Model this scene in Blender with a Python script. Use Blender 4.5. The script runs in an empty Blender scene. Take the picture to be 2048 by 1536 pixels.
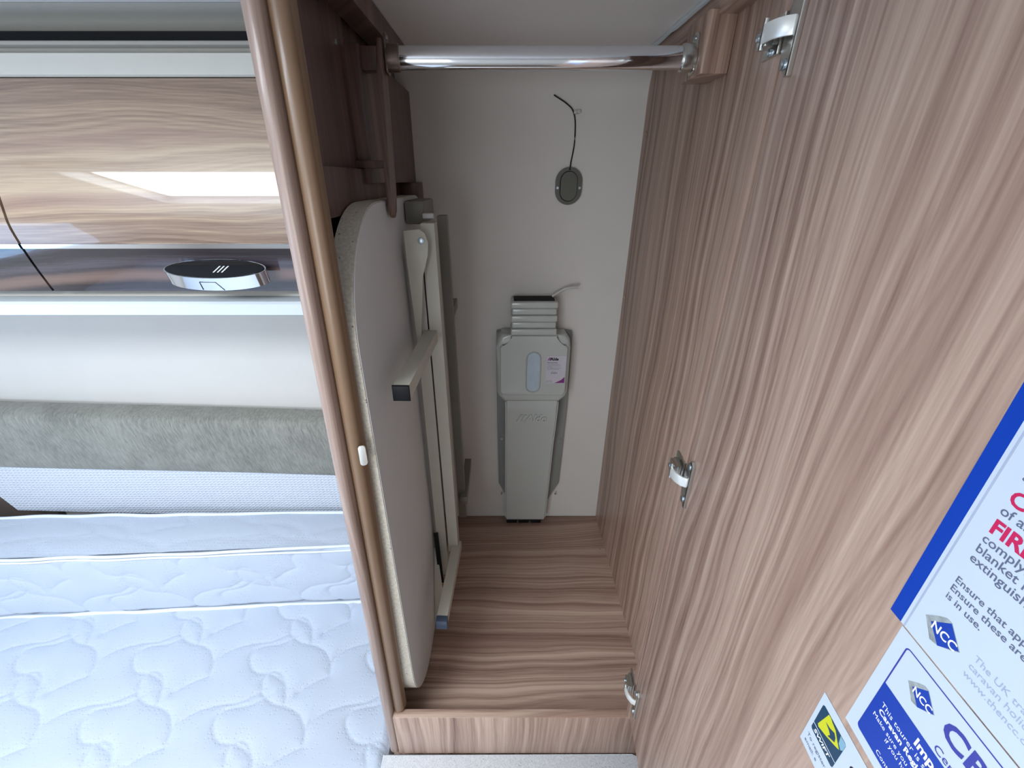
import bpy, bmesh, math, random
import numpy as np
from mathutils import Vector, Matrix

S = bpy.context.scene
COL = S.collection
ZC = 1.75                      # eye height of the camera above the caravan floor; builders use z relative to it

# ------------------------------------------------------------------ camera
cam = bpy.data.cameras.new('camera')
cam.sensor_width = 36.0
cam.lens = 851.0 / 2048.0 * 36.0
cam.shift_x = 21.0 / 2048.0
cam.clip_start = 0.01
camo = bpy.data.objects.new('camera', cam)
COL.objects.link(camo)
camo.location = (0, 0, ZC)
camo.rotation_euler = (math.radians(90 - 25.615), 0, 0)
S.camera = camo

# ------------------------------------------------------------------ world, lights, exposure
S.view_settings.view_transform = 'Standard'
S.view_settings.look = 'None'
S.view_settings.gamma = 1.0
S.view_settings.use_curve_mapping = False
S.view_settings.exposure = 0.38
w = bpy.data.worlds.new('sky')
S.world = w
w.use_nodes = True
w.node_tree.nodes['Background'].inputs[0].default_value = (0.62, 0.78, 1.0, 1)
w.node_tree.nodes['Background'].inputs[1].default_value = 0.6


def area(name, loc, rot, sx, sy, power, col, spread=180):
    l = bpy.data.lights.new(name, 'AREA')
    l.shape = 'RECTANGLE'; l.size = sx; l.size_y = sy
    l.energy = power; l.color = col; l.spread = math.radians(spread)
    o = bpy.data.objects.new(name, l)
    COL.objects.link(o)
    o.location = (loc[0], loc[1], loc[2] + ZC)
    o.rotation_euler = rot
    return o


# daylight entering by the rooflight over the bed, the window over the bed head and the window across the aisle
SKY_L = area('rooflight_daylight', (-0.74, -0.09, 0.2135), (0, 0, 0), 0.78, 0.38, 15.0, (0.86, 0.93, 1.0))
WIN_L = area('bedside_window_daylight', (-1.725, -0.1, -0.33), (0, math.radians(-90), 0), 0.5, 0.9, 4.5, (0.34, 0.60, 1.0))
WIN_F = area('aisle_window_daylight', (-0.67, -1.075, -0.28), (math.radians(90), 0, 0), 0.84, 0.5, 7.0, (0.93, 0.965, 1.0))


# ------------------------------------------------------------------ helpers
def lin(c):
    out = []
    for v in c:
        v = v / 255.0
        out.append(v / 12.92 if v <= 0.04045 else ((v + 0.055) / 1.055) ** 2.4)
    return tuple(out) + (1.0,)


def new_mat(name):
    m = bpy.data.materials.new(name)
    m.use_nodes = True
    nt = m.node_tree
    b = nt.nodes['Principled BSDF']
    return m, nt, b


def ramp(nt, src, stops, interp='LINEAR'):
    r = nt.nodes.new('ShaderNodeValToRGB')
    r.color_ramp.interpolation = interp
    els = r.color_ramp.elements
    while len(els) < len(stops):
        els.new(0.5)
    for e, (p, c) in zip(els, stops):
        e.position = p; e.color = c
    nt.links.new(src, r.inputs[0])
    return r.outputs[0]


def math_n(nt, op, a, b=None, c=None):
    n = nt.nodes.new('ShaderNodeMath'); n.operation = op
    for i, v in enumerate((a, b, c)):
        if v is None: continue
        if isinstance(v, (int, float)): n.inputs[i].default_value = v
        else: nt.links.new(v, n.inputs[i])
    return n.outputs[0]


def noise(nt, vec=None, w=None, scale=5, detail=2, rough=0.5, dim='3D'):
    n = nt.nodes.new('ShaderNodeTexNoise'); n.noise_dimensions = dim
    n.inputs['Scale'].default_value = scale
    n.inputs['Detail'].default_value = detail
    n.inputs['Roughness'].default_value = rough
    if vec is not None: nt.links.new(vec, n.inputs['Vector'])
    if w is not None: nt.links.new(w, n.inputs['W'])
    return n.outputs['Fac']


def comb(nt, x, y, z):
    n = nt.nodes.new('ShaderNodeCombineXYZ')
    for i, v in enumerate((x, y, z)):
        if isinstance(v, (int, float)): n.inputs[i].default_value = v
        else: nt.links.new(v, n.inputs[i])
    return n.outputs[0]


def bump(nt, b, h, strength=0.3, dist=0.001):
    n = nt.nodes.new('ShaderNodeBump')
    n.inputs['Strength'].default_value = strength
    n.inputs['Distance'].default_value = dist
    nt.links.new(h, n.inputs['Height'])
    nt.links.new(n.outputs[0], b.inputs['Normal'])


def objco(nt):
    t = nt.nodes.new('ShaderNodeTexCoord')
    s = nt.nodes.new('ShaderNodeSeparateXYZ')
    nt.links.new(t.outputs['Object'], s.inputs[0])
    return t.outputs['Object'], s.outputs


def plain(name, c, rough=0.5, metal=0.0, coat=0.0, var=0.04, nscale=30, bmp=0.0, spec=0.5):
    m, nt, b = new_mat(name)
    v, _ = objco(nt)
    n = noise(nt, vec=v, scale=nscale, detail=4)
    base = lin(c)
    lo = tuple(x * (1 - var) for x in base[:3]) + (1,)
    hi = tuple(min(1, x * (1 + var)) for x in base[:3]) + (1,)
    nt.links.new(ramp(nt, n, [(0.3, lo), (0.7, hi)]), b.inputs['Base Color'])
    b.inputs['Roughness'].default_value = rough
    b.inputs['Metallic'].default_value = metal
    b.inputs['Coat Weight'].default_value = coat
    b.inputs['Coat Roughness'].default_value = 0.05
    b.inputs['Specular IOR Level'].default_value = spec
    if bmp:
        bump(nt, b, noise(nt, vec=v, scale=nscale * 25, detail=2), bmp, 0.0006)
    return m


def wood(name, grain='z', cols=None, rough=0.38, coat=0.0, freq=1.0, seed=0.0, warp=0.09, spec=0.5):
    """striped walnut laminate: colour bands that run with the grain and drift into cathedral figures"""
    m, nt, b = new_mat(name)
    _, o = objco(nt)
    g = o['XYZ'.index(grain.upper())]
    oth = [o[i] for i in range(3) if 'xyz'[i] != grain]
    acr = math_n(nt, 'ADD', math_n(nt, 'ADD', oth[0], seed), math_n(nt, 'MULTIPLY', oth[1], 0.83))
    low = noise(nt, vec=comb(nt, math_n(nt, 'MULTIPLY', acr, 5.0), math_n(nt, 'MULTIPLY', g, 1.5), seed), scale=1.0, detail=2.5, rough=0.5)
    ww = math_n(nt, 'ADD', acr, math_n(nt, 'MULTIPLY', math_n(nt, 'SUBTRACT', low, 0.5), warp))
    wide = noise(nt, w=ww, scale=13 * freq, detail=2, rough=0.6, dim='1D')
    lines = noise(nt, w=ww, scale=85 * freq, detail=3, rough=0.65, dim='1D')
    fine = noise(nt, vec=comb(nt, math_n(nt, 'MULTIPLY', acr, 420.0 * freq), math_n(nt, 'MULTIPLY', g, 9.0), 0), scale=1.0, detail=3, rough=0.6)
    t = math_n(nt, 'MULTIPLY', wide, 0.40)
    t = math_n(nt, 'MULTIPLY_ADD', lines, 0.42, t)
    t = math_n(nt, 'MULTIPLY_ADD', fine, 0.27, t)
    cols = cols or ((112, 85, 73), (151, 123, 108), (171, 144, 127), (193, 167, 149))
    d, mi, l, p = [lin(c) for c in cols]
    red = lin((156, 124, 110))
    c1 = ramp(nt, t, [(0.39, d), (0.50, mi), (0.58, l), (0.69, p)])
    tint = noise(nt, w=ww, scale=21 * freq, detail=1, dim='1D')
    mx = nt.nodes.new('ShaderNodeMix'); mx.data_type = 'RGBA'
    f = ramp(nt, tint, [(0.58, (0, 0, 0, 1)), (0.72, (0.45, 0.45, 0.45, 1))])
    nt.links.new(f, mx.inputs['Factor'])
    nt.links.new(c1, mx.inputs[6]); mx.inputs[7].default_value = tuple(a * b_ ** 0.0 for a, b_ in zip(red, mi))
    nt.links.new(mx.outputs[2], b.inputs['Base Color'])
    b.inputs['Roughness'].default_value = rough
    b.inputs['Coat Weight'].default_value = coat
    b.inputs['Coat Roughness'].default_value = 0.03
    b.inputs['Specular IOR Level'].default_value = spec
    bump(nt, b, fine, 0.12, 0.0005)
    return m


def speckle(name, c, dark=(120, 110, 100), scale=170, rough=0.5):
    m, nt, b = new_mat(name)
    v, _ = objco(nt)
    vo = nt.nodes.new('ShaderNodeTexVoronoi'); vo.inputs['Scale'].default_value = scale
    nt.links.new(v, vo.inputs['Vector'])
    dots = ramp(nt, vo.outputs['Distance'], [(0.10, (1, 1, 1, 1)), (0.20, (0, 0, 0, 1))])
    pick = ramp(nt, noise(nt, vec=v, scale=scale * 0.6, detail=1), [(0.54, (0, 0, 0, 1)), (0.60, (1, 1, 1, 1))])
    f = math_n(nt, 'MULTIPLY', dots, pick)
    mx = nt.nodes.new('ShaderNodeMix'); mx.data_type = 'RGBA'
    nt.links.new(f, mx.inputs['Factor'])
    base = lin(c)
    n = noise(nt, vec=v, scale=scale * 2.2, detail=3)
    nt.links.new(ramp(nt, n, [(0.35, tuple(x * 0.86 for x in base[:3]) + (1,)), (0.65, tuple(min(1, x * 1.1) for x in base[:3]) + (1,))]), mx.inputs[6])
    mx.inputs[7].default_value = lin(dark)
    nt.links.new(mx.outputs[2], b.inputs['Base Color'])
    b.inputs['Roughness'].default_value = rough
    return m


M = {}
M['wood_z'] = wood('walnut_laminate_upright', 'z')
M['wood_door'] = wood('walnut_laminate_door', 'z', seed=0.31, freq=0.85, rough=0.42, warp=0.13)
M['wood_x'] = wood('walnut_laminate_floor', 'x', seed=0.7, warp=0.12, freq=1.5)
M['wood_y'] = wood('walnut_laminate_batten', 'y', seed=0.2)
M['wood_shade'] = wood('walnut_laminate_left_shade', 'z', cols=((66, 45, 42), (88, 66, 62), (98, 74, 68), (112, 88, 80)), seed=0.55)  # darker copy of the walnut; shade of the left side is in the colour
M['wood_strip'] = wood('walnut_laminate_strip', 'z', cols=((84, 64, 54), (106, 84, 74), (118, 95, 84), (132, 108, 96)), seed=0.9)
M['wood_locker'] = wood('walnut_gloss_locker', 'x', cols=((118, 94, 78), (148, 124, 105), (170, 146, 122), (192, 169, 142)), rough=0.3, coat=1.0, seed=1.3, warp=0.12, freq=0.9)
M['wood_nose'] = wood('walnut_edge_foil', 'z', cols=((118, 92, 82), (142, 120, 108), (156, 134, 122), (172, 150, 136)), rough=0.36, coat=0.15, seed=2.1)
M['tan'] = plain('tan_edge_foil', (120, 95, 73), rough=0.36, coat=0.12, var=0.08, nscale=6)
M['wall'] = plain('cream_wallboard', (212, 208, 202), rough=0.62, var=0.015, nscale=12, bmp=0.10)
M['ceiling'] = plain('cream_ceiling_board', (238, 236, 233), rough=0.6, var=0.015, nscale=10, bmp=0.08)
M['cream'] = plain('cream_profile', (208, 206, 196), rough=0.45, var=0.01)
M['whitep'] = plain('white_profile', (200, 208, 212), rough=0.35, var=0.01)
M['greyp'] = plain('grey_profile', (170, 166, 158), rough=0.4, var=0.02)
M['black'] = plain('black_plastic', (14, 15, 20), rough=0.5, spec=0.25)
M['black_gloss'] = plain('black_gloss_lens', (8, 8, 12), rough=0.06)
M['void'] = plain('dark_hollow_and_seam', (26, 21, 21), rough=0.9)  # near-black for the shade in the flue neck and for the cap seam
M['dark_gloss'] = wood('black_oak_gloss_band', 'x', cols=((26, 23, 28), (42, 37, 42), (56, 50, 56), (72, 66, 74)), rough=0.08, coat=1.0, seed=3.3, freq=1.4)
M['chrome'] = plain('chrome', (232, 234, 238), rough=0.07, metal=1.0, var=0.01)
M['nickel'] = plain('nickel_steel', (205, 205, 200), rough=0.22, metal=1.0, var=0.02)
M['nickel_dark_refl'] = plain('nickel_dark_reflection', (120, 104, 94), rough=0.3, metal=0.8)  # darkened metal: the brown reflection at the left rail end is in the colour
M['screw'] = plain('zinc_screw', (190, 205, 215), rough=0.3, metal=1.0)
M['silver'] = plain('satin_aluminium', (222, 222, 216), rough=0.35, metal=0.4)
M['flue'] = plain('grey_green_plastic', (186, 190, 185), rough=0.22, coat=0.25, var=0.02, nscale=8)
M['flue_dark'] = plain('dark_grey_plastic', (134, 137, 134), rough=0.35)
M['grommet'] = plain('olive_grey_plastic', (92, 92, 84), rough=0.35)
M['window_blue'] = plain('pale_blue_inner_tube', (176, 190, 202), rough=0.5, var=0.05, nscale=60)
M['table_face'] = plain('warm_grey_board', (214, 216, 216), rough=0.5, var=0.015)
M['table_rim'] = speckle('speckled_rim', (206, 198, 182), (120, 105, 92), 150)
M['frame'] = plain('stone_painted_steel', (192, 188, 174), rough=0.35, var=0.02)
M['frame_shade'] = plain('stone_painted_steel_in_shade', (120, 116, 106), rough=0.4)  # darker copy of the frame paint, shade of the rear bars included
M['cap_blue'] = plain('slate_plastic_cap', (70, 84, 104), rough=0.4)
M['ledge'] = speckle('speckled_laminate_top', (206, 208, 210), (120, 120, 120), 230, 0.3)
M['paper'] = plain('white_vinyl', (196, 206, 218), rough=0.3, var=0.005)
M['blue'] = plain('royal_blue_print', (0, 58, 162), rough=0.3, var=0.01)
M['blue2'] = plain('ultramarine_print', (18, 60, 160), rough=0.3, var=0.01)
M['navy'] = plain('navy_print', (58, 62, 150), rough=0.3)
M['red'] = plain('crimson_print', (196, 30, 84), rough=0.4)
M['ink'] = plain('grey_ink', (96, 102, 124), rough=0.4)
M['faint'] = plain('faint_ink', (160, 172, 192), rough=0.4)
M['wprint'] = plain('white_print', (240, 243, 250), rough=0.35)
M['yellow'] = plain('yellow_print', (206, 206, 40), rough=0.3)
M['teal'] = plain('teal_print', (28, 66, 92), rough=0.25)
M['lteal'] = plain('pale_teal_print', (130, 172, 190), rough=0.3)
M['greyline'] = plain('pale_grey_print', (168, 176, 196), rough=0.4)
M['steelp'] = plain('silver_grey_print', (150, 156, 156), rough=0.4, var=0.3, nscale=300)
M['purple'] = plain('purple_print', (122, 46, 122), rough=0.4)
M['blk_ink'] = plain('black_ink', (24, 22, 34), rough=0.5)
M['label'] = plain('matt_label_paper', (196, 192, 200), rough=0.5, var=0.01)
M['clear'] = plain('milky_clip_plastic', (188, 186, 182), rough=0.3)
M['glass'] = plain('window_glass', (235, 240, 245), rough=0.02)
M['glass'].node_tree.nodes['Principled BSDF'].inputs['Transmission Weight'].default_value = 1.0
M['brown'] = plain('taupe_board', (104, 92, 84), rough=0.6)
M['vinyl'] = plain('brown_vinyl_floor', (120, 104, 90), rough=0.5)


def fabric_white():
    m, nt, b = new_mat('quilted_white_ticking')
    v, o = objco(nt)
    b.inputs['Base Color'].default_value = (0.50, 0.555, 0.64, 1)
    b.inputs['Roughness'].default_value = 0.85
    b.inputs['Sheen Weight'].default_value = 0.15
    vo = nt.nodes.new('ShaderNodeTexVoronoi'); vo.inputs['Scale'].default_value = 125
    vo.inputs['Randomness'].default_value = 0.35
    nt.links.new(v, vo.inputs['Vector'])
    dots = ramp(nt, vo.outputs['Distance'], [(0.12, (0, 0, 0, 1)), (0.26, (1, 1, 1, 1))])
    h = math_n(nt, 'ADD', dots, math_n(nt, 'MULTIPLY', noise(nt, vec=v, scale=900, detail=2), 0.6))
    bump(nt, b, h, 0.45, 0.0011)
    return m


def fabric_mesh():
    m, nt, b = new_mat('white_ribbed_mesh_fabric')
    v, o = objco(nt)
    a = math_n(nt, 'SINE', math_n(nt, 'MULTIPLY', math_n(nt, 'ADD', math_n(nt, 'MULTIPLY', o[0], 0.62), math_n(nt, 'MULTIPLY', math_n(nt, 'ABSOLUTE', math_n(nt, 'SINE', math_n(nt, 'MULTIPLY', o[2], 420.0))), 0.004)), 1050.0))
    c = math_n(nt, 'SINE', math_n(nt, 'MULTIPLY', o[2], 840.0))
    h = math_n(nt, 'MULTIPLY_ADD', c, 0.5, a)
    nt.links.new(ramp(nt, math_n(nt, 'MULTIPLY_ADD', h, 0.3, 0.5), [(0.1, (0.50, 0.53, 0.60, 1)), (0.9, (0.66, 0.70, 0.76, 1))]), b.inputs['Base Color'])
    b.inputs['Roughness'].default_value = 0.85
    bump(nt, b, h, 0.5, 0.0012)
    return m


def fabric_grey():
    m, nt, b = new_mat('grey_olive_chenille')
    v, o = objco(nt)
    n1 = noise(nt, vec=comb(nt, math_n(nt, 'MULTIPLY', math_n(nt, 'ADD', o[0], math_n(nt, 'MULTIPLY', o[2], 0.25)), 260.0), math_n(nt, 'MULTIPLY', o[1], 90.0), math_n(nt, 'MULTIPLY', o[2], 45.0)), scale=1, detail=3, rough=0.7)
    n2 = noise(nt, vec=v, scale=14, detail=3)
    n = math_n(nt, 'ADD', math_n(nt, 'MULTIPLY', n1, 0.65), math_n(nt, 'MULTIPLY', n2, 0.35))
    nt.links.new(ramp(nt, n, [(0.36, lin((108, 108, 100))), (0.64, lin((146, 145, 136)))]), b.inputs['Base Color'])
    b.inputs['Roughness'].default_value = 0.8
    b.inputs['Sheen Weight'].default_value = 0.2
    bump(nt, b, n1, 0.4, 0.0012)
    return m


M['quilt'] = fabric_white()
M['mesh'] = fabric_mesh()
M['chenille'] = fabric_grey()
M['piping'] = plain('white_piping', (222, 228, 238), rough=0.8, var=0.02, nscale=200)


def stained_wall():
    """the bed wall: cream board with a brownish glue smear on the edge above the cushion"""
    m = M['wall'].copy(); m.name = 'cream_wallboard_with_glue_smear'
    nt = m.node_tree; b = nt.nodes['Principled BSDF']
    src = b.inputs['Base Color'].links[0].from_socket
    v, o = objco(nt)
    # object coordinates: wall origin is at its base centre (see the wall)
    z = math_n(nt, 'SUBTRACT', o[2], 1.75 - 0.541)
    hz = math_n(nt, 'MULTIPLY', ramp(nt, math_n(nt, 'ABSOLUTE', math_n(nt, 'MULTIPLY', z, 60.0)), [(0.3, (1, 1, 1, 1)), (0.85, (0, 0, 0, 1))]), 1.0)
    hx = ramp(nt, math_n(nt, 'ABSOLUTE', math_n(nt, 'MULTIPLY', math_n(nt, 'ADD', o[0], 0.60), 7.0)), [(0.75, (1, 1, 1, 1)), (1.0, (0, 0, 0, 1))])
    n = ramp(nt, noise(nt, vec=v, scale=230, detail=4), [(0.45, (0, 0, 0, 1)), (0.6, (0.6, 0.6, 0.6, 1))])
    f = math_n(nt, 'MULTIPLY', math_n(nt, 'MULTIPLY', hz, hx), n)
    mx = nt.nodes.new('ShaderNodeMix'); mx.data_type = 'RGBA'
    nt.links.new(f, mx.inputs['Factor']); nt.links.new(src, mx.inputs[6]); mx.inputs[7].default_value = lin((150, 134, 112))
    nt.links.new(mx.outputs[2], b.inputs['Base Color'])
    return m


M['wall_stain'] = stained_wall()

# ---------------- mesh building
ORG = {}


def B():
    return bmesh.new()


def box(bm, x0, x1, y0, y1, z0, z1, bev=0.0, seg=2):
    r = bmesh.ops.create_cube(bm, size=1.0)
    vs = r['verts']
    for v in vs:
        v.co = Vector((x0 + (v.co.x + .5) * (x1 - x0), y0 + (v.co.y + .5) * (y1 - y0), z0 + (v.co.z + .5) * (z1 - z0)))
    if bev:
        es = list({e for v in vs for e in v.link_edges})
        bmesh.ops.bevel(bm, geom=es, offset=bev, segments=seg, affect='EDGES', profile=0.5)
    return bm


def prism(bm, pts, fn, d0, d1, bev=0.0, seg=2, both=False):
    """closed outline pts (2-D) extruded from d0 to d1; fn(p, q, d) -> xyz. the d1 rim is bevelled (both: d0 too)"""
    n = len(pts)
    a = [bm.verts.new(fn(p[0], p[1], d0)) for p in pts]
    c = [bm.verts.new(fn(p[0], p[1], d1)) for p in pts]
    f0 = bm.faces.new(a[::-1]); f1 = bm.faces.new(c)
    for i in range(n):
        bm.faces.new((a[i], a[(i + 1) % n], c[(i + 1) % n], c[i]))
    if bev:
        es = list(f1.edges) + (list(f0.edges) if both else [])
        bmesh.ops.bevel(bm, geom=es, offset=bev, segments=seg, affect='EDGES', profile=0.5, clamp_overlap=True)
    return bm


def tube(bm, pts, r, n=10, closed=False):
    pts = [Vector(p) for p in pts]
    m = len(pts)
    rings = []
    up = Vector((0, 0, 1))
    for i, p in enumerate(pts):
        if closed:
            t = pts[(i + 1) % m] - pts[i - 1]
        else:
            t = pts[min(i + 1, m - 1)] - pts[max(i - 1, 0)]
        t.normalize()
        u = t.cross(up)
        if u.length < 1e-3: u = t.cross(Vector((0, 1, 0)))
        u.normalize(); v = u.cross(t).normalized()
        rr = r[i] if isinstance(r, (list, tuple)) else r
        rings.append([bm.verts.new(p + u * rr * math.cos(2 * math.pi * k / n) + v * rr * math.sin(2 * math.pi * k / n)) for k in range(n)])
    for i in range(m if closed else m - 1):
        a, b = rings[i], rings[(i + 1) % m]
        for k in range(n):
            bm.faces.new((a[k], a[(k + 1) % n], b[(k + 1) % n], b[k]))
    if not closed:
        bm.faces.new(rings[0][::-1]); bm.faces.new(rings[-1])
    return bm


def disc(bm, c, nrm, r, h, n=20, bev=0.0):
    """short cylinder: centre of its back at c, along nrm"""
    nrm = Vector(nrm).normalized(); c = Vector(c)
    u = nrm.orthogonal().normalized(); v = nrm.cross(u)
    prism(bm, [(r * math.cos(2 * math.pi * k / n), r * math.sin(2 * math.pi * k / n)) for k in range(n)],
          lambda p, q, d: c + u * p + v * q + nrm * d, 0, h, bev)
    return bm


def smooth_poly(pts, it=2):
    for _ in range(it):
        q = []
        n = len(pts)
        for i in range(n):
            a, b = pts[i], pts[(i + 1) % n]
            q.append((a[0] * .75 + b[0] * .25, a[1] * .75 + b[1] * .25)); q.append((a[0] * .25 + b[0] * .75, a[1] * .25 + b[1] * .75))
        pts = q
    return pts


def catmull(pts, n=6):
    P = [Vector(p) for p in pts]; out = []
    for i in range(len(P) - 1):
        p0, p1, p2, p3 = P[max(i - 1, 0)], P[i], P[i + 1], P[min(i + 2, len(P) - 1)]
        for k in range(n):
            t = k / n
            out.append(0.5 * ((2 * p1) + (p2 - p0) * t + (2 * p0 - 5 * p1 + 4 * p2 - p3) * t * t + (3 * p1 - p0 - 3 * p2 + p3) * t ** 3))
    out.append(P[-1]); return out


def rrect(x0, x1, z0, z1, r, n=6):
    out = []
    rs = r if isinstance(r, (list, tuple)) else [r] * 4
    for (cx_, cz_, a0, rr) in ((x1, z1, 0, rs[0]), (x0, z1, 90, rs[1]), (x0, z0, 180, rs[2]), (x1, z0, 270, rs[3])):
        sx = -1 if cx_ == x1 else 1; sz = -1 if cz_ == z1 else 1
        if rr <= 0:
            out.append((cx_, cz_)); continue
        ox, oz = cx_ + sx * rr, cz_ + sz * rr
        for k in range(n + 1):
            a = math.radians(a0 + 90 * k / n)
            out.append((ox + rr * math.cos(a), oz + rr * math.sin(a)))
    return out


def thing(name, label, cat, loc, group=None, kind=None):
    o = bpy.data.objects.new(name, None)
    COL.objects.link(o)
    o.empty_display_size = 0.05
    o.location = (loc[0], loc[1], loc[2] + ZC)
    ORG[o.name] = Vector(loc)
    if kind: o['kind'] = kind
    else:
        o['label'] = label; o['category'] = cat
    if group: o['group'] = group
    return o


def mesh_obj(name, bm, mats, org, angle=35):
    bmesh.ops.recalc_face_normals(bm, faces=bm.faces[:])
    bmesh.ops.translate(bm, verts=bm.verts[:], vec=-Vector(org))
    me = bpy.data.meshes.new(name)
    bm.to_mesh(me); bm.free()
    if not isinstance(mats, (list, tuple)): mats = [mats]
    for m in mats: me.materials.append(M[m])
    me.shade_smooth()
    me.set_sharp_from_angle(angle=math.radians(angle))
    o = bpy.data.objects.new(name, me)
    COL.objects.link(o)
    return o


def part(name, bm, mat, parent, label=None, angle=35):
    org = ORG[parent.name]
    o = mesh_obj(name, bm, mat, org, angle)
    o.parent = parent
    ORG[o.name] = org
    if label: o['label'] = label
    return o


def single(name, bm, mat, loc, label=None, cat=None, kind=None, group=None, angle=35):
    o = mesh_obj(name, bm, mat, loc, angle)
    o.location = (loc[0], loc[1], loc[2] + ZC)
    ORG[o.name] = Vector(loc)
    if kind: o['kind'] = kind
    if label: o['label'] = label
    if cat: o['category'] = cat
    if group: o['group'] = group
    return o


def text_mesh(bm, s, size, fn, off=0.0, shear=0.0, sx=1.0, thick=0.0, spacing=1.0):
    """lettering as geometry: fn(p, q, d) maps text-plane coordinates to space"""
    cu = bpy.data.curves.new('tmp_text', 'FONT')
    cu.body = s; cu.size = size; cu.shear = shear; cu.offset = off; cu.space_character = spacing
    cu.extrude = thick; cu.resolution_u = 3
    o = bpy.data.objects.new('tmp_text', cu); COL.objects.link(o)
    dg = bpy.context.evaluated_depsgraph_get()
    me = bpy.data.meshes.new_from_object(o.evaluated_get(dg))
    t = bmesh.new(); t.from_mesh(me)
    vm = {v: bm.verts.new(fn(v.co.x * sx, v.co.y, v.co.z)) for v in t.verts}
    for f in t.faces:
        try: bm.faces.new([vm[v] for v in f.verts])
        except ValueError: pass
    t.free()
    bpy.data.objects.remove(o); bpy.data.curves.remove(cu); bpy.data.meshes.remove(me)


# =================================================================== THE SETTING
XL, XR, YB, YF, ZT, ZF = -1.75, 0.36, 0.92, -1.10, 0.193, -ZC
# outer wall behind bed and wardrobe, its head coved into the ceiling
bm = B()
prof = [(YB, ZF), (YB, 0.135), (YB - 0.004, 0.155), (YB - 0.012, 0.172), (YB - 0.028, 0.186), (YB - 0.048, ZT), (YB + 0.03, ZT), (YB + 0.03, ZF)]
prism(bm, prof, lambda p, q, d: (d, p, q), XL, XR)
single('wall_back', bm, 'wall_stain', (0, YB, ZF), kind='structure')
# ceiling with the rooflight opening (x -1.15..-.33, y -.30..+.12)
bm = B()
RX0, RX1, RY0, RY1 = -1.15, -0.33, -0.30, 0.12
for (a, b_, c_, d_) in ((XL, RX0, YF, YB + .03), (RX1, XR, YF, YB + .03), (RX0, RX1, YF, RY0), (RX0, RX1, RY1, YB + .03)):
    box(bm, a, b_, c_, d_, ZT, ZT + 0.03)
bmesh.ops.remove_doubles(bm, verts=bm.verts[:], dist=1e-5)
ceil = single('ceiling', bm, 'ceiling', (0, 0, ZT), kind='structure')
# floor, side walls, aisle wall
single('floor', box(B(), XL, XR, YF, YB, ZF - 0.03, ZF), 'vinyl', (0, 0, ZF), kind='structure')
single('wall_right', box(B(), XR, XR + 0.03, YF, YB, ZF, ZT), 'wall', (XR, 0, ZF), kind='structure')


def wall_with_hole(name, horiz, x0, x1, z0, z1, plane, thick, hx0, hx1, hz0, hz1):
    bm = B()
    for (a, b_, c_, d_) in ((x0, hx0, z0, z1), (hx1, x1, z0, z1), (hx0, hx1, z0, hz0), (hx0, hx1, hz1, z1)):
        if horiz: box(bm, a, b_, plane, plane + thick, c_, d_)
        else: box(bm, plane, plane + thick, a, b_, c_, d_)
    loc = ((x0 + x1) / 2, plane, z0) if horiz else (plane, (x0 + x1) / 2, z0)
    single(name, bm, 'wall', loc, kind='structure')


wall_with_hole('wall_left', False, YF, YB, ZF, ZT, XL - 0.03, 0.03, -0.55, 0.35, -0.58, -0.08)
wall_with_hole('wall_front', True, XL, XR, ZF, ZT, YF - 0.03, 0.03, -1.10, -0.24, -0.54, -0.02)


def window(name, horiz, a0, a1, z0, z1, plane):
    t = thing(name, None, None, ((a0 + a1) / 2, plane, z0) if horiz else (plane, (a0 + a1) / 2, z0), kind='structure')
    fn = (lambda p, q, d: (p, plane + d, q)) if horiz else (lambda p, q, d: (plane + d, p, q))
    bm = B()
    for (p0, p1, q0, q1) in ((a0, a1, z0, z0 + .025), (a0, a1, z1 - .025, z1), (a0, a0 + .025, z0 + .025, z1 - .025), (a1 - .025, a1, z0 + .025, z1 - .025)):
        prism(bm, [(p0, q0), (p1, q0), (p1, q1), (p0, q1)], fn, -.028, .004, .002)
    part('window_frame', bm, 'whitep', t)
    bm = B(); prism(bm, [(a0 + .025, z0 + .025), (a1 - .025, z0 + .025), (a1 - .025, z1 - .025), (a0 + .025, z1 - .025)], fn, -.02, -.016)
    part('pane', bm, 'glass', t)


window('window_1', False, -0.55, 0.35, -0.58, -0.08, XL)
window('window_2', True, -1.10, -0.24, -0.54, -0.02, YF)
# rooflight in the opening over the bed
rl = thing('window_3', None, None, (-0.74, -0.09, ZT), kind='structure')
bm = B()
for (a, b_, c_, d_) in ((RX0 - .03, RX0 + .012, RY0 - .03, RY1 + .03), (RX1 - .012, RX1 + .03, RY0 - .03, RY1 + .03), (RX0 + .012, RX1 - .012, RY0 - .03, RY0 + .012), (RX0 + .012, RX1 - .012, RY1 - .012, RY1 + .03)):
    box(bm, a, b_, c_, d_, ZT - .012, ZT - .0005, .003)
for (a, b_, c_, d_) in ((RX0, RX0 + .01, RY0, RY1), (RX1 - .01, RX1, RY0, RY1), (RX0, RX1, RY0, RY0 + .01), (RX0, RX1, RY1 - .01, RY1)):
    box(bm, a, b_, c_, d_, ZT, ZT + .03)
part('window_frame', bm, 'whitep', rl)
part('pane', box(B(), RX0, RX1, RY0, RY1, ZT + .024, ZT + .03), 'glass', rl)
# taupe board behind the left end of the backrest
single('trim_1', box(B(), -1.72, -1.22, 0.902, 0.9195, -0.92, -0.50, .002), 'brown', (-1.5, 0.91, -0.92), kind='structure')

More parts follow.
